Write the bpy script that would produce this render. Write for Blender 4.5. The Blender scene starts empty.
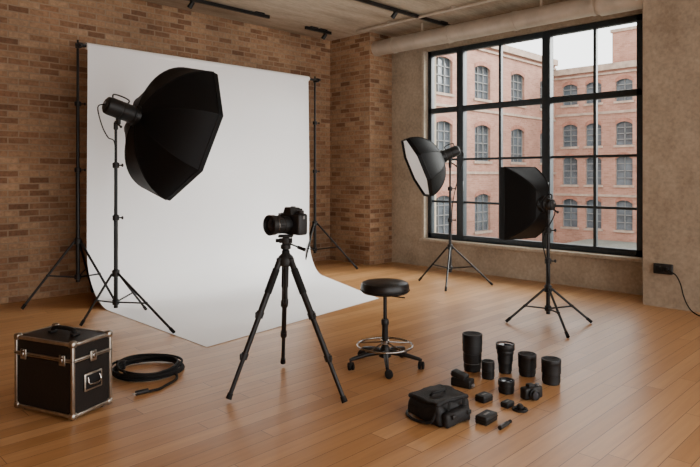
import bpy, bmesh, math, random
from mathutils import Vector, Matrix, noise
random.seed(4)
S2=math.sqrt(2)
# ---------------------------------------------------------------- materials
def nm(name):
    m=bpy.data.materials.new(name); m.use_nodes=True
    nt=m.node_tree; b=nt.nodes['Principled BSDF']; return m,nt,b
def L(nt,a,b): nt.links.new(a,b)
def N(nt,t,**k):
    n=nt.nodes.new(t)
    for kk,v in k.items(): setattr(n,kk,v)
    return n
def ramp(nt,stops):
    r=N(nt,'ShaderNodeValToRGB'); e=r.color_ramp.elements
    while len(e)<len(stops): e.new(0.5)
    for i,(p,c) in enumerate(stops):
        e[i].position=p; e[i].color=(*c,1)
    return r
def math_(nt,op,a,b=None):
    n=N(nt,'ShaderNodeMath',operation=op)
    for i,v in enumerate((a,b)):
        if v is None: continue
        if isinstance(v,(int,float)): n.inputs[i].default_value=v
        else: L(nt,v,n.inputs[i])
    return n.outputs[0]
def mix(nt,t,f,a,b):
    n=N(nt,'ShaderNodeMix',data_type='RGBA',blend_type=t)
    for i,v in ((0,f),(6,a),(7,b)):
        if isinstance(v,(int,float)): n.inputs[i].default_value=v
        elif isinstance(v,tuple): n.inputs[i].default_value=(*v,1)
        else: L(nt,v,n.inputs[i])
    return n.outputs[2]
def simple(name,col,rough=.5,metal=0,nscale=40,var=.25,bump=.0,spec=.5):
    m,nt,b=nm(name)
    tc=N(nt,'ShaderNodeTexCoord'); no=N(nt,'ShaderNodeTexNoise'); no.inputs['Scale'].default_value=nscale
    no.inputs['Detail'].default_value=4
    L(nt,tc.outputs['Object'],no.inputs['Vector'])
    lo=tuple(c*(1-var) for c in col); hi=tuple(min(1,c*(1+var)) for c in col)
    r=ramp(nt,[(.3,lo),(.7,hi)]); L(nt,no.outputs['Fac'],r.inputs['Fac']); L(nt,r.outputs['Color'],b.inputs['Base Color'])
    b.inputs['Roughness'].default_value=rough; b.inputs['Metallic'].default_value=metal
    b.inputs['Specular IOR Level'].default_value=spec
    if bump:
        bp=N(nt,'ShaderNodeBump'); bp.inputs['Strength'].default_value=bump; bp.inputs['Distance'].default_value=.005
        L(nt,no.outputs['Fac'],bp.inputs['Height']); L(nt,bp.outputs['Normal'],b.inputs['Normal'])
    return m
def brick(name,stops,mortar,bw=.24,rh=.08,ms=.009,rough=.85,bump=.6,scale=1.0,blot=.35):
    m,nt,b=nm(name)
    g=N(nt,'ShaderNodeNewGeometry'); sp=N(nt,'ShaderNodeSeparateXYZ'); L(nt,g.outputs['Position'],sp.inputs[0])
    sn=N(nt,'ShaderNodeSeparateXYZ'); L(nt,g.outputs['True Normal'],sn.inputs[0])
    f=math_(nt,'GREATER_THAN',math_(nt,'ABSOLUTE',sn.outputs[0]),.5)
    inv=math_(nt,'SUBTRACT',1.0,f)
    s=math_(nt,'ADD',math_(nt,'MULTIPLY',sp.outputs[1],f),math_(nt,'MULTIPLY',sp.outputs[0],inv))
    c=N(nt,'ShaderNodeCombineXYZ'); L(nt,s,c.inputs[0]); L(nt,sp.outputs[2],c.inputs[1])
    wn=N(nt,'ShaderNodeTexNoise'); wn.inputs['Scale'].default_value=9; L(nt,g.outputs['Position'],wn.inputs['Vector'])
    vm=N(nt,'ShaderNodeVectorMath',operation='MULTIPLY_ADD'); L(nt,wn.outputs['Color'],vm.inputs[0]); vm.inputs[1].default_value=(.012,.012,0); L(nt,c.outputs[0],vm.inputs[2])
    t=N(nt,'ShaderNodeTexBrick'); L(nt,vm.outputs[0],t.inputs['Vector'])
    t.inputs['Scale'].default_value=1/scale; t.inputs['Brick Width'].default_value=bw; t.inputs['Row Height'].default_value=rh
    t.inputs['Mortar Size'].default_value=ms; t.inputs['Mortar Smooth'].default_value=.3
    t.inputs['Color1'].default_value=(0,0,0,1); t.inputs['Color2'].default_value=(1,1,1,1); t.inputs['Mortar'].default_value=(.5,.5,.5,1)
    r=ramp(nt,stops); L(nt,t.outputs['Color'],r.inputs['Fac'])
    n2=N(nt,'ShaderNodeTexNoise'); n2.inputs['Scale'].default_value=30; n2.inputs['Detail'].default_value=6; L(nt,g.outputs['Position'],n2.inputs['Vector'])
    r2=ramp(nt,[(.25,(.6,.6,.6)),(.75,(1.2,1.2,1.2))]); L(nt,n2.outputs['Fac'],r2.inputs['Fac'])
    n3=N(nt,'ShaderNodeTexNoise'); n3.inputs['Scale'].default_value=1.3; n3.inputs['Detail'].default_value=3; L(nt,g.outputs['Position'],n3.inputs['Vector'])
    r3=ramp(nt,[(.3,(1-blot,)*3),(.7,(1.1,1.1,1.1))]); L(nt,n3.outputs['Fac'],r3.inputs['Fac'])
    bc=mix(nt,'MULTIPLY',.8,r.outputs['Color'],r2.outputs['Color'])
    bc=mix(nt,'MIX',t.outputs['Fac'],bc,mortar)
    bc=mix(nt,'MULTIPLY',1.0,bc,r3.outputs['Color'])
    L(nt,bc,b.inputs['Base Color']); b.inputs['Roughness'].default_value=rough
    h=math_(nt,'ADD',math_(nt,'SUBTRACT',1.0,t.outputs['Fac']),math_(nt,'MULTIPLY',n2.outputs['Fac'],.5))
    bp=N(nt,'ShaderNodeBump'); bp.inputs['Strength'].default_value=bump; bp.inputs['Distance'].default_value=.012*scale
    L(nt,h,bp.inputs['Height']); L(nt,bp.outputs['Normal'],b.inputs['Normal'])
    return m
def plaster(name,c1,c2,c3,scale=1.2,rough=.85,bump=.25,stretch=(1,1,1)):
    m,nt,b=nm(name)
    g=N(nt,'ShaderNodeNewGeometry')
    mp=N(nt,'ShaderNodeMapping'); mp.inputs['Scale'].default_value=stretch; L(nt,g.outputs['Position'],mp.inputs['Vector'])
    n1=N(nt,'ShaderNodeTexNoise'); n1.inputs['Scale'].default_value=scale; n1.inputs['Detail'].default_value=8; n1.inputs['Roughness'].default_value=.65
    L(nt,mp.outputs[0],n1.inputs['Vector'])
    n2=N(nt,'ShaderNodeTexNoise'); n2.inputs['Scale'].default_value=scale*18; n2.inputs['Detail'].default_value=5; L(nt,mp.outputs[0],n2.inputs['Vector'])
    r=ramp(nt,[(.3,c1),(.5,c2),(.72,c3)]); L(nt,n1.outputs['Fac'],r.inputs['Fac'])
    r2=ramp(nt,[(.3,(.8,.8,.8)),(.7,(1.1,1.1,1.1))]); L(nt,n2.outputs['Fac'],r2.inputs['Fac'])
    L(nt,mix(nt,'MULTIPLY',1.0,r.outputs['Color'],r2.outputs['Color']),b.inputs['Base Color'])
    b.inputs['Roughness'].default_value=rough
    bp=N(nt,'ShaderNodeBump'); bp.inputs['Strength'].default_value=bump; bp.inputs['Distance'].default_value=.01
    L(nt,n2.outputs['Fac'],bp.inputs['Height']); L(nt,bp.outputs['Normal'],b.inputs['Normal'])
    return m
def woodfloor():
    m,nt,b=nm('oak_plank_floor')
    W=.12; LN=1.7
    g=N(nt,'ShaderNodeNewGeometry'); sp=N(nt,'ShaderNodeSeparateXYZ'); L(nt,g.outputs['Position'],sp.inputs[0])
    row=math_(nt,'FLOOR',math_(nt,'DIVIDE',sp.outputs[1],W))
    wn=N(nt,'ShaderNodeTexWhiteNoise',noise_dimensions='1D'); L(nt,row,wn.inputs['W'])
    x=math_(nt,'ADD',sp.outputs[0],math_(nt,'MULTIPLY',wn.outputs['Value'],LN*3))
    c=N(nt,'ShaderNodeCombineXYZ'); L(nt,x,c.inputs[0]); L(nt,sp.outputs[1],c.inputs[1])
    t=N(nt,'ShaderNodeTexBrick'); t.offset=0; L(nt,c.outputs[0],t.inputs['Vector'])
    t.inputs['Scale'].default_value=1; t.inputs['Brick Width'].default_value=LN; t.inputs['Row Height'].default_value=W
    t.inputs['Mortar Size'].default_value=.0022; t.inputs['Mortar Smooth'].default_value=.2
    t.inputs['Color1'].default_value=(0,0,0,1); t.inputs['Color2'].default_value=(1,1,1,1); t.inputs['Mortar'].default_value=(.4,.4,.4,1)
    r=ramp(nt,[(0,(.38,.19,.072)),(.35,(.44,.228,.092)),(.7,(.48,.255,.108)),(1,(.53,.295,.132))]); L(nt,t.outputs['Color'],r.inputs['Fac'])
    sc=N(nt,'ShaderNodeCombineXYZ'); L(nt,math_(nt,'MULTIPLY',x,.9),sc.inputs[0]); L(nt,math_(nt,'MULTIPLY',sp.outputs[1],17.0),sc.inputs[1]); L(nt,math_(nt,'MULTIPLY',t.outputs['Color'],7.0),sc.inputs[2])
    n=N(nt,'ShaderNodeTexNoise'); n.inputs['Scale'].default_value=1.6; n.inputs['Detail'].default_value=5; n.inputs['Distortion'].default_value=.6; L(nt,sc.outputs[0],n.inputs['Vector'])
    r2=ramp(nt,[(.3,(.80,.76,.72)),(.65,(1.05,1.05,1.05))]); L(nt,n.outputs['Fac'],r2.inputs['Fac'])
    bc=mix(nt,'MULTIPLY',.7,r.outputs['Color'],r2.outputs['Color'])
    bc=mix(nt,'MIX',t.outputs['Fac'],bc,(.12,.055,.022))
    L(nt,bc,b.inputs['Base Color'])
    rr=math_(nt,'ADD',math_(nt,'MULTIPLY',n.outputs['Fac'],.08),.29)
    L(nt,rr,b.inputs['Roughness']); b.inputs['Specular IOR Level'].default_value=.42
    bp=N(nt,'ShaderNodeBump'); bp.inputs['Strength'].default_value=.15; bp.inputs['Distance'].default_value=.002
    L(nt,math_(nt,'SUBTRACT',math_(nt,'MULTIPLY',n.outputs['Fac'],.08),t.outputs['Fac']),bp.inputs['Height']); L(nt,bp.outputs['Normal'],b.inputs['Normal'])
    return m
M={}
M['brick']=brick('loft_brick',[(0,(.19,.092,.046)),(.25,(.29,.152,.078)),(.5,(.37,.21,.112)),(.75,(.45,.28,.16)),(1,(.31,.155,.078))],(.33,.23,.145),blot=.3,bw=.23,rh=.078)
M['extbrick']=brick('red_brick',[(0,(.34,.165,.115)),(.5,(.39,.195,.14)),(1,(.44,.23,.165))],(.37,.23,.175),bw=.35,rh=.12,ms=.01,bump=.2,blot=.15)
M['extarch']=simple('arch_brick',(.30,.13,.09),.85,nscale=5)
M['extstone']=simple('stone_band',(.37,.27,.21),.85,nscale=3)
M['plaster']=plaster('aged_plaster',(.25,.19,.13),(.35,.275,.195),(.43,.345,.25),1.5)
M['concrete']=plaster('sill_concrete',(.32,.26,.19),(.40,.33,.25),(.46,.39,.30),2.0)
M['ceil']=plaster('ceiling_concrete',(.31,.245,.175),(.46,.375,.28),(.60,.50,.385),1.6,stretch=(.4,2.6,1),bump=.5)
M['floor']=woodfloor()
M['paper']=simple('white_paper',(.93,.93,.94),.75,nscale=1.5,var=.012)
M['black']=simple('black_metal',(.006,.006,.0065),.38,0,60,.3,spec=.35)
M['matte']=simple('black_plastic',(.007,.007,.0075),.5,0,120,.3,.2,spec=.4)
M['rubber']=simple('black_rubber',(.005,.005,.005),.7,0,150,.3,.2,spec=.25)
M['fabric']=simple('black_fabric',(.003,.0032,.0037),.58,0,300,.35,.15,spec=.2)
M['nylon']=simple('ballistic_nylon',(.007,.007,.008),.55,0,350,.5,.5,spec=.35)
M['leather']=simple('black_vinyl',(.007,.007,.008),.36,0,90,.3,.25,spec=.4)
M['alu']=simple('aluminium',(.42,.385,.335),.34,1,30,.15)
M['chrome']=simple('chrome',(.34,.32,.30),.2,1,30,.1)
M['panel']=simple('case_panel',(.007,.006,.0055),.45,0,90,.3,.25,spec=.35)
M['steel']=simple('window_steel',(.016,.024,.030),.45,0,20,.2,spec=.4)
M['duct']=simple('galvanised_duct',(.48,.41,.33),.5,.35,6,.12)
M['white']=simple('diffuser_fabric',(.84,.84,.84),.8,0,200,.03)
M['grey']=simple('grey_print',(.16,.16,.16),.5)
M['lensglass']=simple('lens_glass',(.01,.012,.02),.05,0,10,.3)
M['extglass']=simple('far_glass',(.11,.125,.14),.12,0,1.0,.4)
M['extframe']=simple('far_frame',(.20,.20,.195),.6)
M['roof']=plaster('courtyard_roof',(.15,.16,.14),(.20,.21,.18),(.25,.25,.23),.5)
def glassmat():
    m,nt,b=nm('window_glass'); nt.nodes.remove(b)
    o=[n for n in nt.nodes if n.type=='OUTPUT_MATERIAL'][0]
    t=N(nt,'ShaderNodeBsdfTransparent'); gl=N(nt,'ShaderNodeBsdfGlossy'); gl.inputs['Roughness'].default_value=.02
    lw=N(nt,'ShaderNodeLayerWeight'); lw.inputs['Blend'].default_value=.12
    t.inputs['Color'].default_value=(.96,.98,.98,1)
    x=N(nt,'ShaderNodeMixShader'); L(nt,math_(nt,'MULTIPLY',lw.outputs['Fresnel'],.5),x.inputs[0]); L(nt,t.outputs[0],x.inputs[1]); L(nt,gl.outputs[0],x.inputs[2]); L(nt,x.outputs[0],o.inputs[0])
    return m
M['glass']=glassmat()
# ---------------------------------------------------------------- geometry
col=bpy.context.scene.collection
def mk(name,vs,fs,mat,parent=None,smooth=False,autos=None):
    me=bpy.data.meshes.new(name); me.from_pydata([tuple(v) for v in vs],[],fs); 
    bm=bmesh.new(); bm.from_mesh(me); bmesh.ops.recalc_face_normals(bm,faces=bm.faces)
    for f in bm.faces: f.smooth=smooth
    if smooth:
        for e in bm.edges:
            if len(e.link_faces)==2 and e.calc_face_angle(0)>math.radians(autos or 40): e.smooth=False
    bm.to_mesh(me); bm.free()
    o=bpy.data.objects.new(name,me); col.objects.link(o); me.materials.append(M[mat] if isinstance(mat,str) else mat)
    if parent: o.parent=parent
    return o
def empty(name,a,d,z=0,yaw=0):
    """a,d: plan position along the room's diagonal axes (metres); local x/y follow those diagonals."""
    e=bpy.data.objects.new(name,None); e.empty_display_size=.1; col.objects.link(e)
    e.location=((a+d)/S2,(d-a)/S2,z); e.rotation_euler=(0,0,math.radians(-45+yaw)); return e
def wempty(name,x,y,z=0):
    e=bpy.data.objects.new(name,None); e.empty_display_size=.1; col.objects.link(e); e.location=(x,y,z); return e
def box(name,c,s,mat,parent=None,bev=0,rot=None,segs=2):
    bm=bmesh.new(); bmesh.ops.create_cube(bm,size=1)
    for v in bm.verts: v.co=Vector((v.co.x*s[0],v.co.y*s[1],v.co.z*s[2]))
    if bev: bmesh.ops.bevel(bm,geom=bm.edges[:],offset=bev,segments=segs,profile=.5,affect='EDGES')
    Mx=Matrix.Translation(Vector(c))
    if rot is not None: Mx=Mx@rot.to_4x4()
    bm.transform(Mx)
    me=bpy.data.meshes.new(name); 
    for f in bm.faces: f.smooth=bool(bev)
    if bev:
        for e in bm.edges:
            if len(e.link_faces)==2 and e.calc_face_angle(0)>math.radians(50): e.smooth=False
    bm.to_mesh(me); bm.free(); me.materials.append(M[mat])
    o=bpy.data.objects.new(name,me); col.objects.link(o)
    if parent: o.parent=parent
    return o
def wbox(name,x0,x1,y0,y1,z0,z1,mat,parent=None,bev=0):
    return box(name,((x0+x1)/2,(y0+y1)/2,(z0+z1)/2),(x1-x0,y1-y0,z1-z0),mat,parent,bev)
def frame(D):
    D=Vector(D).normalized(); up=Vector((0,0,1)) if abs(D.z)<.95 else Vector((0,1,0))
    X=D.cross(up).normalized(); Y=X.cross(D).normalized(); return X,Y,D
def tube(name,p1,p2,r1,mat,parent=None,r2=None,n=16):
    p1=Vector(p1);p2=Vector(p2); r2=r1 if r2 is None else r2
    X,Y,D=frame(p2-p1); vs=[];fs=[]
    for p,r in((p1,r1),(p2,r2)):
        for i in range(n):
            t=2*math.pi*i/n; vs.append(p+X*r*math.cos(t)+Y*r*math.sin(t))
    for i in range(n): fs.append((i,(i+1)%n,n+(i+1)%n,n+i))
    fs.append(tuple(range(n))); fs.append(tuple(range(n,2*n)))
    return mk(name,vs,fs,mat,parent,True)
def sweep(name,pts,r,mat,parent=None,n=8,closed=False):
    pts=[Vector(p) for p in pts]; m=len(pts); vs=[];fs=[]; X=None
    for i,p in enumerate(pts):
        if closed: T=pts[(i+1)%m]-pts[i-1]
        else: T=pts[min(i+1,m-1)]-pts[max(i-1,0)]
        T.normalize()
        if X is None: X=frame(T)[0]
        X=(X-T*X.dot(T)).normalized(); Y=T.cross(X)
        rr=r[i] if isinstance(r,(list,tuple)) else r
        for k in range(n):
            t=2*math.pi*k/n; vs.append(p+X*rr*math.cos(t)+Y*rr*math.sin(t))
    for i in range(m if closed else m-1):
        j=(i+1)%m
        for k in range(n): fs.append((i*n+k,i*n+(k+1)%n,j*n+(k+1)%n,j*n+k))
    if not closed: fs.append(tuple(range(n))); fs.append(tuple(range((m-1)*n,m*n)))
    return mk(name,vs,fs,mat,parent,True,60)
def lathe(name,prof,mat,parent=None,o=(0,0,0),D=(0,0,1),n=40,ridge=None):
    X,Y,D=frame(D); o=Vector(o); vs=[];fs=[]
    for j,(r,z) in enumerate(prof):
        for i in range(n):
            t=2*math.pi*i/n; rr=r
            if ridge and j in ridge and i%2: rr=r*.955
            vs.append(o+D*z+X*rr*math.cos(t)+Y*rr*math.sin(t))
    for j in range(len(prof)-1):
        for i in range(n): fs.append((j*n+i,j*n+(i+1)%n,(j+1)*n+(i+1)%n,(j+1)*n+i))
    fs.append(tuple(range(n))); fs.append(tuple(range((len(prof)-1)*n,len(prof)*n)))
    return mk(name,vs,fs,mat,parent,True,35)
def ball(name,c,r,mat,parent=None,sc=(1,1,1)):
    bm=bmesh.new(); bmesh.ops.create_uvsphere(bm,u_segments=20,v_segments=12,radius=r)
    for v in bm.verts: v.co=Vector((v.co.x*sc[0]+c[0],v.co.y*sc[1]+c[1],v.co.z*sc[2]+c[2]))
    for f in bm.faces:f.smooth=True
    me=bpy.data.meshes.new(name); bm.to_mesh(me); bm.free(); me.materials.append(M[mat])
    o=bpy.data.objects.new(name,me); col.objects.link(o)
    if parent:o.parent=parent
    return o
# ---------------------------------------------------------------- room shell
H=3.88; YW=7.85; XW=7.9
wbox('floor',-2.5,8.2,-3.5,8.1,-.12,0,'floor')
wbox('ceiling',-2.5,8.2,-3.5,8.1,H,H+.15,'ceil')
wbox('wall_left',-2.5,8.2,YW,YW+.25,0,H,'brick')
wbox('wall_rear_light_block',-2.75,-2.5,-3.5,8.1,0,H,'brick')  # unseen wall added behind the camera to block ambient sky fill
wbox('wall_brick_pier',7.35,XW,6.88,YW,0,H,'brick')
V0,V1,Z0,Z1=2.75,6.155,.44,3.53
ww=wempty('wall_window_side',XW,0,0)
def wwb(n,y0,y1,z0,z1,m='plaster'):
    return box(n,(.15,(y0+y1)/2,(z0+z1)/2),(.3,y1-y0,z1-z0),m,ww)
wwb('below_sill',-3.5,YW,0,Z0); wwb('above',-3.5,YW,Z1,H); wwb('left_jamb',V1,YW,Z0,Z1); wwb('right_jamb',-3.5,V0,Z0,Z1)
wbox('wall_plaster_column',7.35,XW,1.2,2.555,0,H,'plaster')
wbox('trim_window_sill',7.82,8.02,2.56,V1+.06,Z0-.02,Z0+.025,'concrete',bev=.006)
wbox('trim_window_reveal',7.87,8.0,V1,V1+.05,Z0+.03,Z1,'concrete')
# window
wi=wempty('window_1',8.02,0,0)
def bar(n,y0,y1,z0,z1,t=.07,x=0): box(n,(x,(y0+y1)/2,(z0+z1)/2),(t,y1-y0,z1-z0),'steel',wi,.004)
bar('frame_bottom',V0,V1,Z0+.025,Z0+.11,.09); bar('frame_top',V0,V1,Z1-.08,Z1,.09)
bar('frame_right',V0,V0+.10,Z0,Z1,.09); bar('frame_left',V1-.07,V1,Z0,Z1,.09)
for i,(y,w,t) in enumerate(((5.52,.12,.11),(4.07,.12,.11),(4.82,.04,.06),(3.39,.04,.06))): bar('mullion_%d'%i,y-w/2,y+w/2,Z0+.03,Z1-.01,t)
for i,(z,w,t) in enumerate(((2.55,.085,.09),(1.75,.035,.05),(1.07,.035,.05))): bar('transom_%d'%i,V0,V1,z-w/2,z+w/2,t)
box('glass',(0.01,(V0+V1)/2,(Z0+Z1)/2),(.006,V1-V0-.04,Z1-Z0-.04),'glass',wi)
bar('handle',5.44,5.46,1.25,1.4,.03,-.07); bar('handle_b',4.02,4.04,1.25,1.4,.03,-.07)
# duct
du=wempty('ceiling_duct',7.5,0,3.62)
tube('duct_pipe',(0,6.88,0),(0,-3.4,0),.125,'duct',du,n=40)
for y in (6.5,5.4,4.3,3.2): 
    tube('joint_%.1f'%y,(0,y,0),(0,y-.05,0),.135,'duct',du,n=40)
tube('sleeve',(0,3.1,0),(0,2.56,0),.15,'duct',du,n=40)
for y in (5.9,3.9): 
    box('hanger_%.1f'%y,(0,y,.19),(.02,.03,.14),'duct',du)
cp=wempty('ceiling_conduit_pipe',7.05,0,H-.045)
tube('pipe',(0,6.9,0),(0,-3.4,0),.022,'duct',cp,n=20)
for y in (6.2,5.0,3.8,2.6): box('clip_%.1f'%y,(0,y,.02),(.07,.025,.05),'duct',cp)
# ceiling tracks
def track(name,x0,x1,y,spots):
    e=wempty(name,0,0,0); wbox('rail',x0,x1,y-.02,y+.02,H-.06,H-.015,'black',e)
    wbox('mount',x0+.1,x0+.25,y-.03,y+.03,H-.02,H,'black',e); wbox('mount_b',x1-.25,x1-.1,y-.03,y+.03,H-.02,H,'black',e)
    for i,x in enumerate(spots):
        tube('stem%d'%i,(x,y,H-.05),(x,y,H-.10),.012,'black',e)
        lathe('spot%d'%i,[(.02,-.06),(.030,-.05),(.032,-.01),(.034,.04),(.028,.042),(.024,.035)],'black',e,(x,y,H-.12),(-.3,.5,-.8),24)
track('ceiling_track_light',3.3,5.5,7.2,(4.2,))
track('ceiling_track_light',6.3,6.85,7.3,(6.7,))
track('ceiling_track_light',5.3,7.85,5.62,(6.5,))
# outlet with cord
ol=wempty('wall_outlet',7.35,2.33,.44)
box('plate',(-.02,0,0),(.04,.20,.115),'matte',ol,.008); box('socket_a',(-.045,.045,0),(.012,.06,.07),'rubber',ol,.004); box('socket_b',(-.055,-.045,0),(.035,.05,.05),'rubber',ol,.008)
pts=[(-.07,-.05,0),(-.10,-.10,-.01),(-.10,-.16,-.05),(-.09,-.20,-.14),(-.10,-.23,-.25),(-.13,-.28,-.35),(-.18,-.36,-.415),(-.24,-.5,-.432),(-.25,-.8,-.432),(-.2,-1.2,-.432)]
def smoothpts(p,k=6):
    p=[Vector(q) for q in p]; out=[]
    for i in range(len(p)-1):
        a=p[max(i-1,0)];b=p[i];c=p[i+1];d=p[min(i+2,len(p)-1)]
        for j in range(k):
            t=j/k; out.append(.5*((2*b)+(c-a)*t+(2*a-5*b+4*c-d)*t*t+(3*b-a-3*c+d)*t**3))
    out.append(p[-1]); return out
sweep('cord',smoothpts(pts),.007,'rubber',ol)
# ---------------------------------------------------------------- exterior
def facade(name,axis,const,s0,s1,z0,z1,cols,rows,w,out,nm_=3):
    """axis 'x': wall runs along x at y=const facing -y; axis 'y': runs along y at x=const facing -x"""
    e=wempty(name,0,0,0)
    P=(lambda s,dp,z:(s,const+dp,z)) if axis=='x' else (lambda s,dp,z:(const+dp,s,z))
    ss=sorted({s0,s1,*[c-w/2 for c in cols],*[c+w/2 for c in cols]}); zs=sorted({z0,z1,*[r[0] for r in rows],*[r[1] for r in rows]})
    vs=[];fs=[]
    def q(lst,*p): 
        b=len(vs); vs.extend(p); lst.append(tuple(range(b,b+len(p))))
    for i in range(len(ss)-1):
        for j in range(len(zs)-1):
            ms=(ss[i]+ss[i+1])/2; mz=(zs[j]+zs[j+1])/2
            if any(abs(ms-c)<w/2 for c in cols) and any(r[0]<mz<r[1] for r in rows): continue
            q(fs,P(ss[i],0,zs[j]),P(ss[i+1],0,zs[j]),P(ss[i+1],0,zs[j+1]),P(ss[i],0,zs[j+1]))
    D=.25; HH=.2
    for c in cols:
        for a,b in rows:
            l,r=c-w/2,c+w/2
            q(fs,P(l,0,a),P(l,D,a),P(l,D,b),P(l,0,b)); q(fs,P(r,0,a),P(r,D,a),P(r,D,b),P(r,0,b))
            q(fs,P(l,0,a),P(r,0,a),P(r,D,a),P(l,D,a)); q(fs,P(l,0,b),P(r,0,b),P(r,D,b),P(l,D,b))
            n=10; arc=[(l+w*k/n, b-HH*( (2*k/n-1)**2)) for k in range(n+1)]
            for k in range(n):
                q(fs,P(arc[k][0],.01,arc[k][1]),P(arc[k+1][0],.01,arc[k+1][1]),P(arc[k+1][0],.01,b+.01),P(arc[k][0],.01,b+.01))
    q(fs,P(s0,0,z1),P(s1,0,z1),P(s1,8,z1),P(s0,8,z1)); q(fs,P(s0,0,z0),P(s0,0,z1),P(s0,8,z1),P(s0,8,z0)); q(fs,P(s1,0,z0),P(s1,0,z1),P(s1,8,z1),P(s1,8,z0))
    mk('masonry',vs,fs,'extbrick',e)
    gv=[];gf=[];vs=gv
    def add(lst,V,*p):
        b=len(V); V.extend(p); lst.append(tuple(range(b,b+len(p))))
    fv=[];ff=[]; av=[];af=[]; sv=[];sf=[]
    def bx(V,F,s_0,s_1,d0,d1,za,zb):
        c=[P(s,d,z) for s in (s_0,s_1) for d in (d0,d1) for z in (za,zb)]; b=len(V); V.extend(c)
        for f in ((0,1,3,2),(4,6,7,5),(0,4,5,1),(2,3,7,6),(0,2,6,4),(1,5,7,3)): F.append(tuple(b+i for i in f))
    for c in cols:
        for a,b in rows:
            l,r=c-w/2,c+w/2
            add(gf,gv,P(l,D-.02,a),P(r,D-.02,a),P(r,D-.02,b),P(l,D-.02,b))
            t=.025
            for k in range(nm_+1):
                s=l+(r-l)*k/nm_; bx(fv,ff,s-t,s+t,D-.10,D-.03,a,b)
            for k in range(5):
                z=a+(b-a)*k/4; bx(fv,ff,l,r,D-.10,D-.03,z-t,z+t)
            bx(sv,sf,l-.1,r+.1,-.08,.1,a-.14,a)
            n=10
            for k in range(n):
                x0=l+w*k/n;x1=l+w*(k+1)/n; y0=b-HH*(2*k/n-1)**2;y1=b-HH*(2*(k+1)/n-1)**2
                add(af,av,P(x0,-.03,y0),P(x1,-.03,y1),P(x1,-.03,y1+.24),P(x0,-.03,y0+.24))
    mk('panes',gv,gf,'extglass',e); mk('muntins',fv,ff,'extframe',e); mk('arches',av,af,'extarch',e)
    bx(sv,sf,s0,s1,-.22,.1,z1-.35,z1+.05); bx(sv,sf,s0,s1,-.10,.1,z1-.62,z1-.5)
    for (a,b) in rows[1:]: bx(sv,sf,s0,s1,-.07,.05,a-.75,a-.6)
    mk('cornice_and_sills',sv,sf,'extstone',e)
    return e
e=facade('brick_factory_building','x',19.4,10,39.3,-3.4,9.3,[14.5,18.5,22.4,26.5,30.3,34.3,38.0],[(-1.75,.4),(2.3,4.4),(5.9,7.85)],1.65,1)
wbox('chimney_stack',30,31.2,21,22,9.3,11,'extbrick',e); wbox('chimney_cap',29.9,31.3,20.9,22.1,11,11.15,'extstone',e)
e=facade('brick_factory_building','y',39.3,-6,19.4,-3.4,8.6,[18.35,16.75,14.8,12.9,10.6,8.4,6.2],[(-2.0,-.1),(.85,2.7),(3.4,4.9),(6.2,7.6)],1.05,1,2)
wbox('penthouse_block',41,46,9,16.2,8.6,11.0,'extbrick',e); wbox('penthouse_cap',40.9,46.1,8.9,16.3,11.0,11.2,'extstone',e)
wbox('courtyard_ground',8.6,60,-12,30,-3.6,-3.4,'roof')
e=wempty('annex_flat_roof',0,0,0); wbox('deck',26,39.2,8,17,-3.4,-2.7,'roof',e); wbox('parapet',25.8,26.1,8,17,-3.4,-2.35,'extstone',e)
# ---------------------------------------------------------------- backdrop
bd=wempty('photo_backdrop',0,0,0)
YB=7.2; ZT=3.02; R=.6
prof=[]
for k in range(9): prof.append((YB,ZT-(ZT-R)*k/8))
for k in range(1,13):
    t=k/12*math.pi/2; prof.append((YB-R*(1-math.cos(t)),R-(R-.004)*math.sin(t)))
for k in range(1,13): prof.append((YB-R-(YB-R-4.60)*k/12,.004))
vs=[];fs=[];nx=24
for j,(y,z) in enumerate(prof):
    fl=max(0,min(1,(YB-y)/(YB-4.60)))
    for i in range(nx+1):
        s=i/nx
        x0=2.84; x1=6.28-.84*fl
        yy=y+ s*.34*fl
        wob=.012*math.sin(s*9+z*1.5)*(z>.3)
        vs.append((x0+(x1-x0)*s,yy+wob,z))
for j in range(len(prof)-1):
    for i in range(nx): a=j*(nx+1)+i; fs.append((a,a+1,a+nx+2,a+nx+1))
pp=mk('paper_sweep',vs,fs,'paper',bd,True,80)
tube('paper_roll',(2.84,YB+.035,ZT+.0),(6.30,YB+.035,ZT+.0),.04,'paper',bd,n=24)
tube('crossbar',(2.72,YB+.035,ZT),(6.52,YB+.035,ZT),.018,'black',bd)
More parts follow.
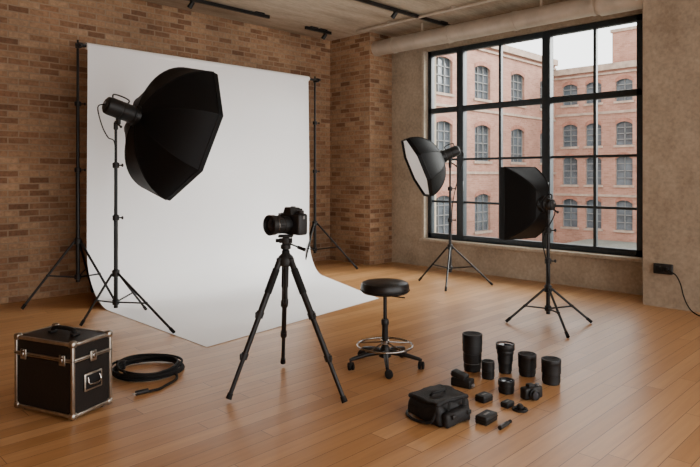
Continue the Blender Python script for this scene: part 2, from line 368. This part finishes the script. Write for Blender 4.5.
def stand(e,h,cz,feet,r=.016,hub=None,pole_r=None,top_knob=True):
    hub=hub if hub is not None else cz*.42
    tube('pole_lower',(0,0,hub-.06),(0,0,h*.52),r*1.15,'black',e)
    tube('pole_middle',(0,0,h*.5),(0,0,h*.78),r*.95,'black',e)
    tube('pole_upper',(0,0,h*.76),(0,0,h),r*.75,'black',e)
    for i,z in enumerate((h*.52,h*.78)):
        lathe('clamp_%d'%i,[(r*1.2,-.03),(r*1.8,-.025),(r*1.9,.02),(r*1.2,.03)],'matte',e,(0,0,z),n=20)
        tube('clamp_knob_%d'%i,(0,0,z),(r*3.6,-.01,z),.007,'matte',e); ball('clamp_grip_%d'%i,(r*3.9,-.01,z),.014,'matte',e,(.8,1,1.3))
    lathe('leg_collar',[(r*1.3,-.035),(r*2.1,-.03),(r*2.1,.03),(r*1.3,.04)],'matte',e,(0,0,cz),n=20)
    lathe('leg_hub',[(r*1.3,-.03),(r*1.9,-.025),(r*1.9,.02),(r*1.2,.03)],'matte',e,(0,0,hub),n=20)
    for i,(x,y) in enumerate(feet):
        d=Vector((x,y,0)).normalized(); f=Vector((x,y,.014)); top=Vector((0,0,cz))+d*r*2
        tube('leg_%d'%i,top,f,r*.68,'black',e,n=12)
        mid=top.lerp(f,.52); b=Vector((0,0,hub))+d*r*1.8
        tube('brace_%d'%i,b,mid,r*.48,'black',e,n=10)
        ball('leg_joint_%d'%i,mid,r*.9,'matte',e)
        dr=(f-top).normalized(); tube('foot_%d'%i,f-dr*.06,f,r*.9,'rubber',e,n=12)
for (x,y,feet) in ((2.77,7.3,[(-.60,.02),(.36,.46),(.25,-.50)]),(6.5,7.3,[(.35,-.62),(-.52,-.3),(.1,.5)])):
    e=wempty('backdrop_stand',x,y,0); stand(e,3.0,.72,feet,.02)
    box('hook',(0,-.03,3.02),(.05,.10,.06),'matte',e,.01); tube('hook_knob',(0,-.08,3.02),(0,-.12,3.02),.018,'matte',e)
    tube('top_pin',(0,0,3.0),(0,0,3.09),.012,'black',e)
# ---------------------------------------------------------------- softboxes
def softbox(e,P,D,rim,depth,roll=0,r0=.075,dome=True,lip=.05,ex=.86):
    P=Vector(P); X,Y,D=frame(D); cr,sr=math.cos(math.radians(roll)),math.sin(math.radians(roll))
    rim2=[]
    k=len(rim)
    sub=4
    for i in range(k):
        a=Vector(rim[i]);b=Vector(rim[(i+1)%k])
        for j in range(sub): rim2.append((a.lerp(b,j/sub), 1-abs(2*j/sub-1)))
    def pt(c,s,z): x,y=c[0]*s,c[1]*s; return P+X*(x*cr-y*sr)+Y*(x*sr+y*cr)+D*z
    m=12; vs=[];fs=[];n=len(rim2)
    Rm=max(Vector(q[0]).length for q in rim2)
    for j in range(m+1):
        if dome:
            th=math.radians(8+72*j/m); s=math.sin(th)/math.sin(math.radians(80)); z=depth*(1-math.cos(th)*1.0)/(1-math.cos(math.radians(80)))
        else:
            t=j/m; s=r0/Rm+(1-r0/Rm)*(t**ex); z=depth*t
        for (c,mid) in rim2:
            q=c
            ss=s*(1-.035*mid*math.sin(math.pi*min(1,j/m)))
            vs.append(pt(q,ss,z))
    for (c,mid) in rim2: vs.append(pt(c,1.0,depth+lip))
    for (c,mid) in rim2: vs.append(pt(c,.965,depth+lip))
    for (c,mid) in rim2: vs.append(pt(c,.955,depth+lip*.3))
    for j in range(m+3):
        for i in range(n): fs.append((j*n+i,j*n+(i+1)%n,(j+1)*n+(i+1)%n,(j+1)*n+i))
    fs.append(tuple(range(n)))
    mk('shell',vs,fs,'fabric',e,True,22)
    dv=[pt(c,.955,depth+lip*.35) for c,_ in rim2]+[pt((0,0),1,depth+lip*.55)]
    mk('diffuser',dv,[(i,(i+1)%n,n) for i in range(n)],'white',e,True)
    for i in range(k):
        pl=[vs[j*n+i*sub]+(vs[j*n+i*sub]-pt((0,0),1,(vs[j*n+i*sub]-P).dot(D))).normalized()*.002 for j in range(m+1)]
        sweep('rib_%d'%i,pl,.006,'rubber',e,6)
    rp=[vs[(m)*n+i] for i in range(n)]; sweep('rim_piping',rp,.006,'rubber',e,6,closed=True)
    lathe('speedring',[(r0*.8,-.03),(r0*1.15,-.03),(r0*1.2,.02),(r0*.9,.03)],'black',e,P,D,30)
def head(e,P,D,ln=.3,r=.068):
    X,Y,D=frame(D); P=Vector(P)
    lathe('flash_head',[(r*.75,-ln),(r*.92,-ln+.01),(r,-ln+.04),(r,-ln*.55),(r*.96,-ln*.54),(r*.96,-ln*.5),(r,-ln*.49),(r,-.05),(r*1.12,-.045),(r*1.12,0)],'matte',e,P,D,36)
    lathe('rear_panel',[(r*.5,-ln-.008),(r*.66,-ln-.006),(r*.66,-ln+.004)],'black',e,P,D,28)
    tube('rear_dial',P-D*(ln+.02)+Y*.02,P-D*ln+Y*.02,.012,'grey',e)
    a=P-D*ln*.85+Y*r; b=P-D*ln*.35+Y*r
    sweep('carry_handle',smoothpts([a,a+Y*.035,(a+b)/2+Y*.045,b+Y*.035,b],5),.008,'matte',e)
def bracket(e,top,Pm):
    top=Vector(top);Pm=Vector(Pm)
    box('tilt_bracket',(top+Pm)/2-Vector((0,0,.01)),(.04,.05,max(.09,(Pm-top).length)),'matte',e,.008)
    tube('tilt_lever',top+Vector((0,-.02,.01)),top+Vector((.07,-.06,-.04)),.008,'matte',e); ball('tilt_grip',top+Vector((.075,-.063,-.045)),.014,'matte',e)
    lathe('spigot',[(.018,-.07),(.022,-.06),(.022,0),(.014,.01)],'matte',e,top,n=18)
def ngon(R,n=8,off=.5): return [(R*math.cos(2*math.pi*(i+off)/n),R*math.sin(2*math.pi*(i+off)/n)) for i in range(n)]
# big octabox
e=empty('octagonal_softbox_light',-2.38,6.15)
stand(e,2.05,.5,[(-.28,-.18),(.72,-.44),(.12,.55)],.018)
D=Vector((.68,.68,-.28)).normalized(); P=Vector((.17,.1,2.11))
softbox(e,P,D,ngon(.775),.49,roll=-12,r0=.095)
head(e,P,D,.33,.092); bracket(e,(0,0,2.03),P-D*.17)
sweep('power_cable',smoothpts([P-D*.34,P-D*.39+Vector((-.02,0,-.05)),Vector((-.11,-.08,2.0)),Vector((-.06,-.05,1.88)),Vector((.0,-.03,1.82)),Vector((.0,-.03,1.5)),Vector((.0,-.035,.9)),Vector((.0,-.035,.55))]),.006,'rubber',e)
# middle octabox
e=empty('softbox_light',1.39,8.4)
stand(e,1.68,.5,[(-.42,.12),(.54,-.22),(-.16,-.62)],.018)
D=Vector((-.92,-.11,-.39)).normalized(); P=Vector((-.12,-.03,1.75))
softbox(e,P,D,ngon(.455),.36,r0=.08)
head(e,P,D,.26,.075); bracket(e,(0,0,1.67),P-D*.13)
sweep('power_cable',smoothpts([P-D*.27,P-D*.3+Vector((.03,0,-.1)),Vector((.09,-.03,1.4)),Vector((.03,-.03,1.1)),Vector((.0,-.03,.7))]),.006,'rubber',e)
# right rectangular softbox
e=empty('softbox_light',2.02,6.17)
stand(e,1.2,.34,[(-.44,-.04),(.42,-.06),(-.02,-.62),],.018)
D=Vector((-.50,.866,0)).normalized(); P=Vector((-.02,.05,1.20))
softbox(e,P,D,[(-.225,-.385),(.225,-.385),(.225,.385),(-.225,.385)],.34,r0=.075,dome=False,ex=.5,lip=.07)
head(e,P,D,.11,.06); bracket(e,(0,0,1.17),P-D*.06+Vector((0,0,.03)))
sweep('power_cable',smoothpts([P-D*.1,Vector((.05,-.05,1.1)),Vector((-.06,-.03,.85)),Vector((-.02,-.03,.6)),Vector((-.0,-.03,.4))]),.006,'rubber',e)
# ---------------------------------------------------------------- tripod
e=empty('camera_tripod',-.45,4.24)
AP=.90
lathe('spider',[(.03,-.04),(.055,-.03),(.06,.0),(.05,.03),(.03,.05)],'matte',e,(0,0,AP),n=30)
tube('centre_column',(0,0,AP-.28),(0,0,AP+.09),.015,'black',e)
lathe('column_hook',[(.006,-.03),(.018,-.02),(.018,.01)],'matte',e,(0,0,AP-.28),n=16)
lathe('column_lock',[(.02,0),(.028,.01),(.028,.04),(.018,.05)],'rubber',e,(0,0,AP+.03),n=20)
for i,(x,y) in enumerate([(-.353,-.24),(.417,-.30),(-.079,.536)]):
    d=Vector((x,y,0)).normalized(); top=Vector((0,0,AP))+d*.05; f=Vector((x,y,.02)); v=f-top
    box('leg_hinge_%d'%i,top,(.04,.04,.05),'matte',e,.008)
    tube('leg_%d_upper'%i,top,top+v*.40,.022,'black',e)
    tube('leg_%d_middle'%i,top+v*.38,top+v*.70,.0185,'black',e)
    tube('leg_%d_lower'%i,top+v*.68,f,.0145,'black',e)
    for k,t in enumerate((.40,.70)):
        c=top+v*t; tube('leg_%d_lock_%d'%(i,k),c-v*.022,c+v*.022,.0275-.003*k,'matte',e)
        X,Y,_=frame(v); box('leg_%d_flip_%d'%(i,k),c+d*.024,(.016,.03,.04),'matte',e,.004)
    tube('leg_%d_foam'%i,top+v*.06,top+v*.24,.026,'rubber',e)
    tube('foot_%d'%i,f-v*.04,f,.018,'rubber',e,.021)
lathe('pan_base',[(.03,0),(.036,.005),(.036,.03),(.03,.035)],'matte',e,(0,0,AP+.08),n=30)
box('head_block',(0,0,AP+.135),(.05,.045,.06),'matte',e,.01)
tube('tilt_axis',(-.045,0,AP+.14),(.045,0,AP+.14),.018,'black',e)
tube('pan_handle',(.03,-.02,AP+.12),(.13,-.07,AP+.09),.006,'black',e); tube('handle_grip',(.09,-.05,AP+.10),(.14,-.075,AP+.085),.012,'rubber',e)
box('quick_plate',(0,0,AP+.173),(.10,.085,.016),'matte',e,.004)
tube('tilt_knob',(-.045,0,AP+.14),(-.07,0,AP+.14),.013,'rubber',e)
# DSLR
c=empty('dslr_camera',-.400,4.25,AP+.181,yaw=-46); c.scale=(1.14,1.14,1.14)
box('body',(0,0,.068),(.20,.075,.130),'matte',c,.014,segs=3)
box('grip',(-.085,-.035,.06),(.045,.06,.115),'rubber',c,.018,segs=3)
pv=[(-.045,-.05,.125),(.045,-.05,.125),(.045,.04,.125),(-.045,.04,.125),(-.028,-.045,.172),(.028,-.045,.172),(.03,.03,.168),(-.03,.03,.168)]
o=mk('prism_hump',pv,[(0,1,2,3),(4,5,6,7),(0,1,5,4),(1,2,6,5),(2,3,7,6),(3,0,4,7)],'matte',c,True); 
mo=o.modifiers.new('b','BEVEL'); mo.width=.006; mo.segments=3
box('hot_shoe',(0,0,.172),(.022,.022,.008),'grey',c,.001)
box('eyecup',(0,.05,.145),(.04,.025,.03),'rubber',c,.006)
lathe('mode_dial',[(.02,0),(.022,.003),(.022,.018),(.018,.02)],'matte',c,(.072,0,.132),n=24)
lathe('shutter_button',[(.010,0),(.010,.01),(.007,.013)],'grey',c,(-.082,-.04,.118),n=18)
lathe('control_dial',[(.012,0),(.014,.003),(.014,.012),(.01,.014)],'matte',c,(-.06,.015,.132),n=20)
box('rear_screen',(0,.039,.06),(.09,.006,.065),'lensglass',c,.003)
box('strap_lug_a',(.103,0,.11),(.01,.015,.018),'grey',c,.002); box('strap_lug_b',(-.103,0,.11),(.01,.015,.018),'grey',c,.002)
LB=.84
lathe('lens_barrel',[(r,z*LB) for r,z in [(.045,0),(.046,.02),(.05,.022),(.052,.03),(.052,.065),(.048,.068),(.048,.08),(.055,.083),(.056,.12),(.053,.122),(.053,.128),(.060,.132),(.062,.175),(.055,.176),(.052,.16),(.02,.155)]],'matte',c,(0,-.035,.068),(0,-1,0),48,ridge=(3,4,7,8))
lathe('front_glass',[(.045,.157*LB),(.03,.162*LB),(.01,.165*LB)],'lensglass',c,(0,-.035,.068),(0,-1,0),32)
lathe('lens_ring',[(.0535,.124*LB),(.0545,.125*LB),(.0535,.127*LB)],'alu',c,(0,-.035,.068),(0,-1,0),40)
# ---------------------------------------------------------------- stool
e=empty('rolling_stool',.275,4.75)
lathe('seat_cushion',[(.10,.575),(.175,.578),(.188,.59),(.192,.61),(.190,.635),(.180,.655),(.16,.664),(.10,.669),(.01,.670)],'leather',e,n=56)
sweep('seat_piping',[(.192*math.cos(t*math.pi/28),.192*math.sin(t*math.pi/28),.60) for t in range(56)],.004,'rubber',e,6,True)
lathe('seat_plate',[(.04,.55),(.09,.562),(.12,.576)],'black',e,n=30)
tube('lift_lever',(.03,-.02,.555),(.15,-.07,.55),.005,'black',e)
tube('gas_lift_outer',(0,0,.11),(0,0,.34),.024,'black',e)
tube('gas_lift_inner',(0,0,.33),(0,0,.56),.015,'black',e)
lathe('lift_cover',[(.026,.0),(.03,.01),(.03,.04),(.024,.05)],'matte',e,(0,0,.32),n=20)
lathe('base_hub',[(.045,.075),(.05,.08),(.045,.13),(.028,.16)],'black',e,n=30)
for i in range(5):
    a=math.radians(270+72*i); d=Vector((math.cos(a),math.sin(a),0)); n=Vector((-d.y,d.x,0))
    sweep('base_leg_%d'%i,[d*.03+Vector((0,0,.115)),d*.15+Vector((0,0,.105)),d*.27+Vector((0,0,.08)),d*.29+Vector((0,0,.07))],[.021,.018,.014,.012],'black',e,10)
    tube('caster_stem_%d'%i,d*.285+Vector((0,0,.045)),d*.285+Vector((0,0,.085)),.008,'matte',e)
    cc=d*.285+n*.012
    for s in (-1,1): 
        w=cc+Vector((0,0,.030)); q=d*s
        lathe('caster_wheel_%d_%d'%(i,s),[(.02,.004),(.030,.006),(.030,.020),(.02,.023)],'rubber',e,w,q,22)
    box('caster_hood_%d'%i,cc+Vector((0,0,.045)),(.032,.032,.024),'matte',e,.008,Matrix.Rotation(a,3,'Z'))
sweep('foot_ring',[(.215*math.cos(t*math.pi/28),.215*math.sin(t*math.pi/28),.165) for t in range(56)],.0085,'chrome',e,10,True)
for i in range(5):
    a=math.radians(306+72*i); tube('ring_spoke_%d'%i,(.02*math.cos(a),.02*math.sin(a),.19),(.213*math.cos(a),.213*math.sin(a),.165),.006,'chrome',e,n=10)
lathe('ring_collar',[(.026,.17),(.034,.175),(.034,.205),(.026,.21)],'chrome',e,n=24)
# ---------------------------------------------------------------- flight case
e=empty('equipment_flight_case',-1.850,3.91,0,yaw=-24)
lx,ly,lz=.51,.31,.455
hx,hy=lx/2,ly/2; ft=.02
box('shell_body',(0,0,ft+lz*.36),(lx-.012,ly-.012,lz*.72),'panel',e); box('shell_lid',(0,0,ft+lz*.865),(lx-.012,ly-.012,lz*.26),'panel',e)
zz=(ft+.010,ft+lz-.010); w=.021
for i,sx in enumerate((-1,1)):
    for j,sy in enumerate((-1,1)): box('edge_v_%d%d'%(i,j),(sx*(hx-w/2+.002),sy*(hy-w/2+.002),ft+lz/2),(w,w,lz),'alu',e,.004)
    for k,z in enumerate(zz): box('edge_y_%d%d'%(i,k),(sx*(hx-w/2+.002),0,z),(w,ly,w),'alu',e,.004)
for j,sy in enumerate((-1,1)):
    for k,z in enumerate(zz): box('edge_x_%d%d'%(j,k),(0,sy*(hy-w/2+.002),z),(lx,w,w),'alu',e,.004)
zs=ft+lz*.76
for j,sy in enumerate((-1,1)):
    box('seam_x_%d'%j,(0,sy*(hy-.004),zs),(lx,.012,.022),'alu',e,.003); box('seam_groove_x_%d'%j,(0,sy*(hy+.0015),zs),(lx,.003,.003),'rubber',e)
    box('seam_y_%d'%j,(sy*(hx-.004),0,zs),(.012,ly,.022),'alu',e,.003); box('seam_groove_y_%d'%j,(sy*(hx+.0015),0,zs),(.003,ly,.003),'rubber',e)
for sx in (-1,1):
    for sy in (-1,1):
        for k,z in enumerate(zz):
            p=(sx*(hx-.014),sy*(hy-.014),z+(.002 if k else 0)); box('corner_cap',p,(.046,.046,.044),'alu',e,.016,segs=3)
        tube('rubber_foot',(sx*(hx-.05),sy*(hy-.05),0),(sx*(hx-.05),sy*(hy-.05),ft+.01),.018,'rubber',e)
def latch(c,ax):
    if ax=='y': s=(.05,.010,.065); g=(.022,.014,.03)
    else: s=(.010,.05,.065); g=(.014,.022,.03)
    box('latch_plate',c,s,'alu',e,.004); n=Vector((0,-1,0)) if ax=='y' else Vector((1,0,0))
    box('latch_twist',Vector(c)+n*.006,g,'chrome',e,.005); box('latch_tongue',Vector(c)+n*.004+Vector((0,0,.024)),(g[0],g[1],.014),'chrome',e,.003)
latch((-.17,-hy-.003,zs),'y'); latch((.17,-hy-.003,zs),'y')
latch((hx+.003,0,zs),'x')
box('side_handle_plate',(hx+.002,0,ft+lz*.42),(.008,.14,.11),'alu',e,.006); box('side_handle_recess',(hx+.005,0,ft+lz*.42),(.006,.118,.088),'rubber',e,.002)
sweep('side_handle_bail',smoothpts([(hx+.008,-.045,ft+.22),(hx+.02,-.045,ft+.185),(hx+.022,0,ft+.175),(hx+.02,.045,ft+.185),(hx+.008,.045,ft+.22)],5),.006,'chrome',e)
zt=ft+lz
for s in (-1,1): box('handle_mount',(s*.10,0,zt+.006),(.035,.05,.014),'matte',e,.003)
sweep('top_handle',smoothpts([(-.10,0,zt+.01),(-.085,0,zt+.03),(-.04,0,zt+.037),(.04,0,zt+.037),(.085,0,zt+.03),(.10,0,zt+.01)],6),.013,'rubber',e,10)
# ---------------------------------------------------------------- cable coil
e=empty('coiled_cable',-1.545,4.62)
pts=[]
turns=7
for i in range(turns*48):
    t=i/48*2*math.pi; k=i/48
    r=.235+.022*math.sin(k*2.3)+.006*math.sin(t*3+k)
    z=.010+ k*.0075+.004*math.sin(t*2+k*1.7)
    pts.append((r*math.cos(t-2.0)+.012*math.sin(k*1.9),r*.98*math.sin(t-2.0)+.012*math.cos(k*2.7),z))
last=pts[-1]
tail=[(last[0]*1.02+.03,last[1]-.03,.045),(0.03,-.25,.02),(.14,-.20,.02),(.235,-.11,.02),(.275,-.20,.009),(.24,-.33,.009),(.21,-.41,.009),(.15,-.46,.011)]
pts+= smoothpts([last]+tail,8)[2:]
pts=[(p[0],p[1],max(p[2],.009)) for p in pts]
sweep('cable',pts,.0095,'rubber',e,8)
tube('plug',(.155,-.455,.017),(.09,-.51,.017),.016,'matte',e); 
for s in (-1,1): tube('pin_%d'%s,(.09+.006*s,-.51-.006*s,.017),(.073+.006*s,-.525-.006*s,.017),.0025,'alu',e)
box('velcro_tie',(-.225,.05,.035),(.07,.022,.07),'nylon',e,.006)
# ---------------------------------------------------------------- camera bag
e=empty('camera_bag',.555,3.77,0,yaw=38)
def soft(name,c,s,mat,par,bev,amp=.006,sub=3,sc=9,slump=0):
    bm=bmesh.new(); bmesh.ops.create_cube(bm,size=1)
    for v in bm.verts: v.co=Vector((v.co.x*s[0],v.co.y*s[1],v.co.z*s[2]))
    bmesh.ops.bevel(bm,geom=bm.edges[:],offset=bev,segments=4,profile=.5,affect='EDGES')
    bmesh.ops.subdivide_edges(bm,edges=[q for q in bm.edges if q.calc_length()>.04],cuts=8,use_grid_fill=True)
    for v in bm.verts:
        q=v.co+Vector(c); n_=noise.noise_vector(q*sc)+noise.noise_vector(q*sc*3)*.35; v.co+=n_*amp
        h=(v.co.z/s[2]+.5); v.co.x*=1-slump*h; v.co.y*=1-slump*h
        v.co+=Vector(c); v.co.z=max(v.co.z,.001)
    for f in bm.faces:f.smooth=True
    me=bpy.data.meshes.new(name); bm.to_mesh(me); bm.free(); me.materials.append(M[mat]); o=bpy.data.objects.new(name,me); col.objects.link(o); o.parent=par; return o
soft('main_compartment',(0,0,.066),(.32,.29,.132),'nylon',e,.045,.014,slump=.10)
soft('lid_flap',(0,.005,.126),(.28,.255,.028),'nylon',e,.013,.012)
soft('front_pocket',(-.015,-.155,.048),(.22,.06,.088),'nylon',e,.024,.008)
soft('side_pocket',(.165,0,.048),(.05,.17,.088),'nylon',e,.02,.008)
for s in (-.07,.06):
    box('flap_strap',(s,-.145,.098),(.024,.006,.09),'rubber',e,.002,Matrix.Rotation(.15,3,'X')); box('buckle',(s,-.190,.068),(.034,.012,.026),'matte',e,.004)
sweep('zip_line',smoothpts([(-.12,-.10,.138),(0,-.11,.142),(.12,-.10,.138),(.12,.1,.138)],6),.0035,'matte',e,6)
sweep('grab_handle',smoothpts([(-.06,.02,.13),(-.05,.0,.155),(.0,-.01,.158),(.05,.0,.155),(.06,.02,.13)],6),.009,'nylon',e,8)
sp_=smoothpts([(.15,.10,.11),(.19,.12,.06),(.16,.17,.012),(.04,.17,.012),(-.1,.165,.012),(-.17,.1,.012),(-.18,.0,.012),(-.16,-.09,.03),(-.13,-.10,.10)],6)
sweep('shoulder_strap',sp_,.009,'nylon',e,8)
# ---------------------------------------------------------------- lenses
def lens(a,d,segs,name='camera_lens',cap=True,n=56):
    """segs: list of (r,h,kind) from bottom"""
    e=empty(name,a,d); z=0; prof=[]; rid=set()
    for (r,h,k) in segs:
        if k=='g':
            prof.append((r*.98,z)); 
            rid.add(len(prof)); prof.append((r,z+.002)); rid.add(len(prof)); prof.append((r,z+h-.002)); prof.append((r*.98,z+h))
        else:
            prof+= [(r*.985,z),(r,z+.0015),(r,z+h-.0015),(r*.985,z+h)]
        z+=h
    R=segs[-1][0]; prof+=[(R*.86,z),(R*.84,z-.006),(.004,z-.006)]
    lathe('barrel',prof,'matte',e,n=n,ridge=rid)
    if cap: lathe('front_cap',[(R*.82,z-.006),(R*.80,z-.002),(R*.4,z-.002),(R*.38,z-.004),(.003,z-.004)],'rubber',e,n=32)
    else: lathe('front_element',[(R*.8,z-.005),(R*.5,z-.002),(.003,z)],'lensglass',e,n=32)
    return e,z
e,z=lens(.94,4.65,[(.062,.02,'p'),(.066,.03,'g'),(.066,.02,'p'),(.070,.065,'g'),(.066,.012,'p'),(.074,.055,'p'),(.076,.08,'g')])
lathe('index_ring',[(.0663,.0),(.0672,.001),(.0663,.003)],'grey',e,(0,0,.06),n=40)
lens(1.02,4.47,[(.044,.014,'p'),(.047,.04,'g'),(.044,.012,'p'),(.048,.05,'g'),(.046,.012,'p')])
lens(1.18,4.60,[(.046,.015,'p'),(.050,.055,'g'),(.054,.02,'p'),(.058,.055,'g'),(.063,.03,'p'),(.070,.045,'p')],cap=False)
lens(1.33,4.54,[(.058,.015,'p'),(.062,.03,'g'),(.060,.015,'p'),(.067,.065,'g'),(.068,.035,'p')])
lens(1.45,4.36,[(.058,.015,'p'),(.064,.05,'g'),(.061,.012,'p'),(.068,.065,'g'),(.069,.035,'p')])
lens(1.08,4.18,[(.05,.012,'p'),(.054,.028,'g'),(.050,.01,'p'),(.056,.035,'g')],cap=False)
# compact camera
e=empty('compact_camera',1.22,4.07,0,yaw=25)
box('body',(0,0,.04),(.15,.06,.08),'matte',e,.012); lathe('lens_barrel',[(.035,0),(.036,.02),(.032,.022),(.032,.04),(.026,.041),(.02,.035)],'matte',e,(-.015,-.028,.04),(0,-1,0),32)
lathe('front_glass',[(.02,.036),(.002,.039)],'lensglass',e,(-.015,-.028,.04),(0,-1,0),24)
box('viewfinder',(-.01,0,.088),(.05,.04,.02),'matte',e,.005); lathe('dial',[(.014,0),(.014,.012),(.01,.013)],'grey',e,(.05,0,.079),n=20)
# flash unit lying near bag
e=empty('camera_flash',.80,4.30,0,yaw=-35)
box('flash_body',(0,0,.03),(.15,.085,.06),'matte',e,.01); box('flash_head',(-.02,.0,.075),(.11,.08,.04),'matte',e,.01,Matrix.Rotation(.25,3,'Y')); box('flash_window',(-.076,0,.089),(.006,.06,.028),'grey',e,.002,Matrix.Rotation(.25,3,'Y')); box('foot_shoe',(.08,0,.02),(.015,.03,.02),'grey',e,.002)
def pack(name,a,d,s,yaw,label=True):
    e=empty(name,a,d,0,yaw); box('case',(0,0,s[2]/2),s,'matte',e,min(s)*.18,segs=3)
    box('seam_band',(0,0,s[2]*.55),(s[0]*1.01,s[1]*1.01,.003),'rubber',e)
    if label: box('label',(0,0,s[2]+.0005),(s[0]*.4,s[1]*.2,.001),'grey',e)
    box('contact',(s[0]/2+.001,0,s[2]*.4),(.003,s[1]*.5,s[2]*.25),'alu',e)
    return e
pack('battery_charger',.89,4.02,(.10,.075,.045),40)
pack('battery_pack',.83,3.68,(.14,.08,.05),48)
pack('camera_battery',1.02,3.92,(.08,.055,.035),42)
e=empty('lens_cap',1.085,3.86,0); lathe('cap',[(.048,0),(.05,.003),(.05,.011),(.044,.013),(.042,.010),(.004,.010)],'matte',e,n=40,ridge=(1,2)); box('pinch_a',(-.028,0,.012),(.012,.03,.004),'rubber',e,.001); box('pinch_b',(.028,0,.012),(.012,.03,.004),'rubber',e,.001)
lathe('hot_shoe_knob',[(.018,.012),(.022,.016),(.022,.03),(.012,.04),(.004,.041)],'matte',e,n=24)
e=empty('cleaning_pen',.92,3.60,0,yaw=48); tube('barrel',(-.06,0,.013),(.04,0,.013),.013,'matte',e); tube('cap',(.04,0,.013),(.075,0,.013),.0105,'rubber',e); box('clip',(-.03,0,.027),(.05,.006,.003),'grey',e); 
# ---------------------------------------------------------------- light
sun=bpy.data.lights.new('daylight_sun','SUN'); sun.energy=12; sun.angle=math.radians(45); sun.color=(1,.97,.92)
so=bpy.data.objects.new('daylight_sun',sun); col.objects.link(so); so.rotation_euler=Vector((-.65,.42,-.38)).to_track_quat('-Z','Y').to_euler()
w=bpy.data.worlds.new('overcast'); bpy.context.scene.world=w; w.use_nodes=True
bg=w.node_tree.nodes['Background']; bg.inputs[0].default_value=(1,.985,.97,1); bg.inputs[1].default_value=4.1
# ---------------------------------------------------------------- camera
cd=bpy.data.cameras.new('cam'); cd.sensor_width=36; cd.lens=605/700*36; cd.shift_y=-(233.5-175)/700; cd.clip_start=.05; cd.clip_end=300
co=bpy.data.objects.new('camera_view',cd); col.objects.link(co); co.location=(0,0,1.5); co.rotation_euler=(math.radians(90),0,math.radians(-45))
bpy.context.scene.camera=co
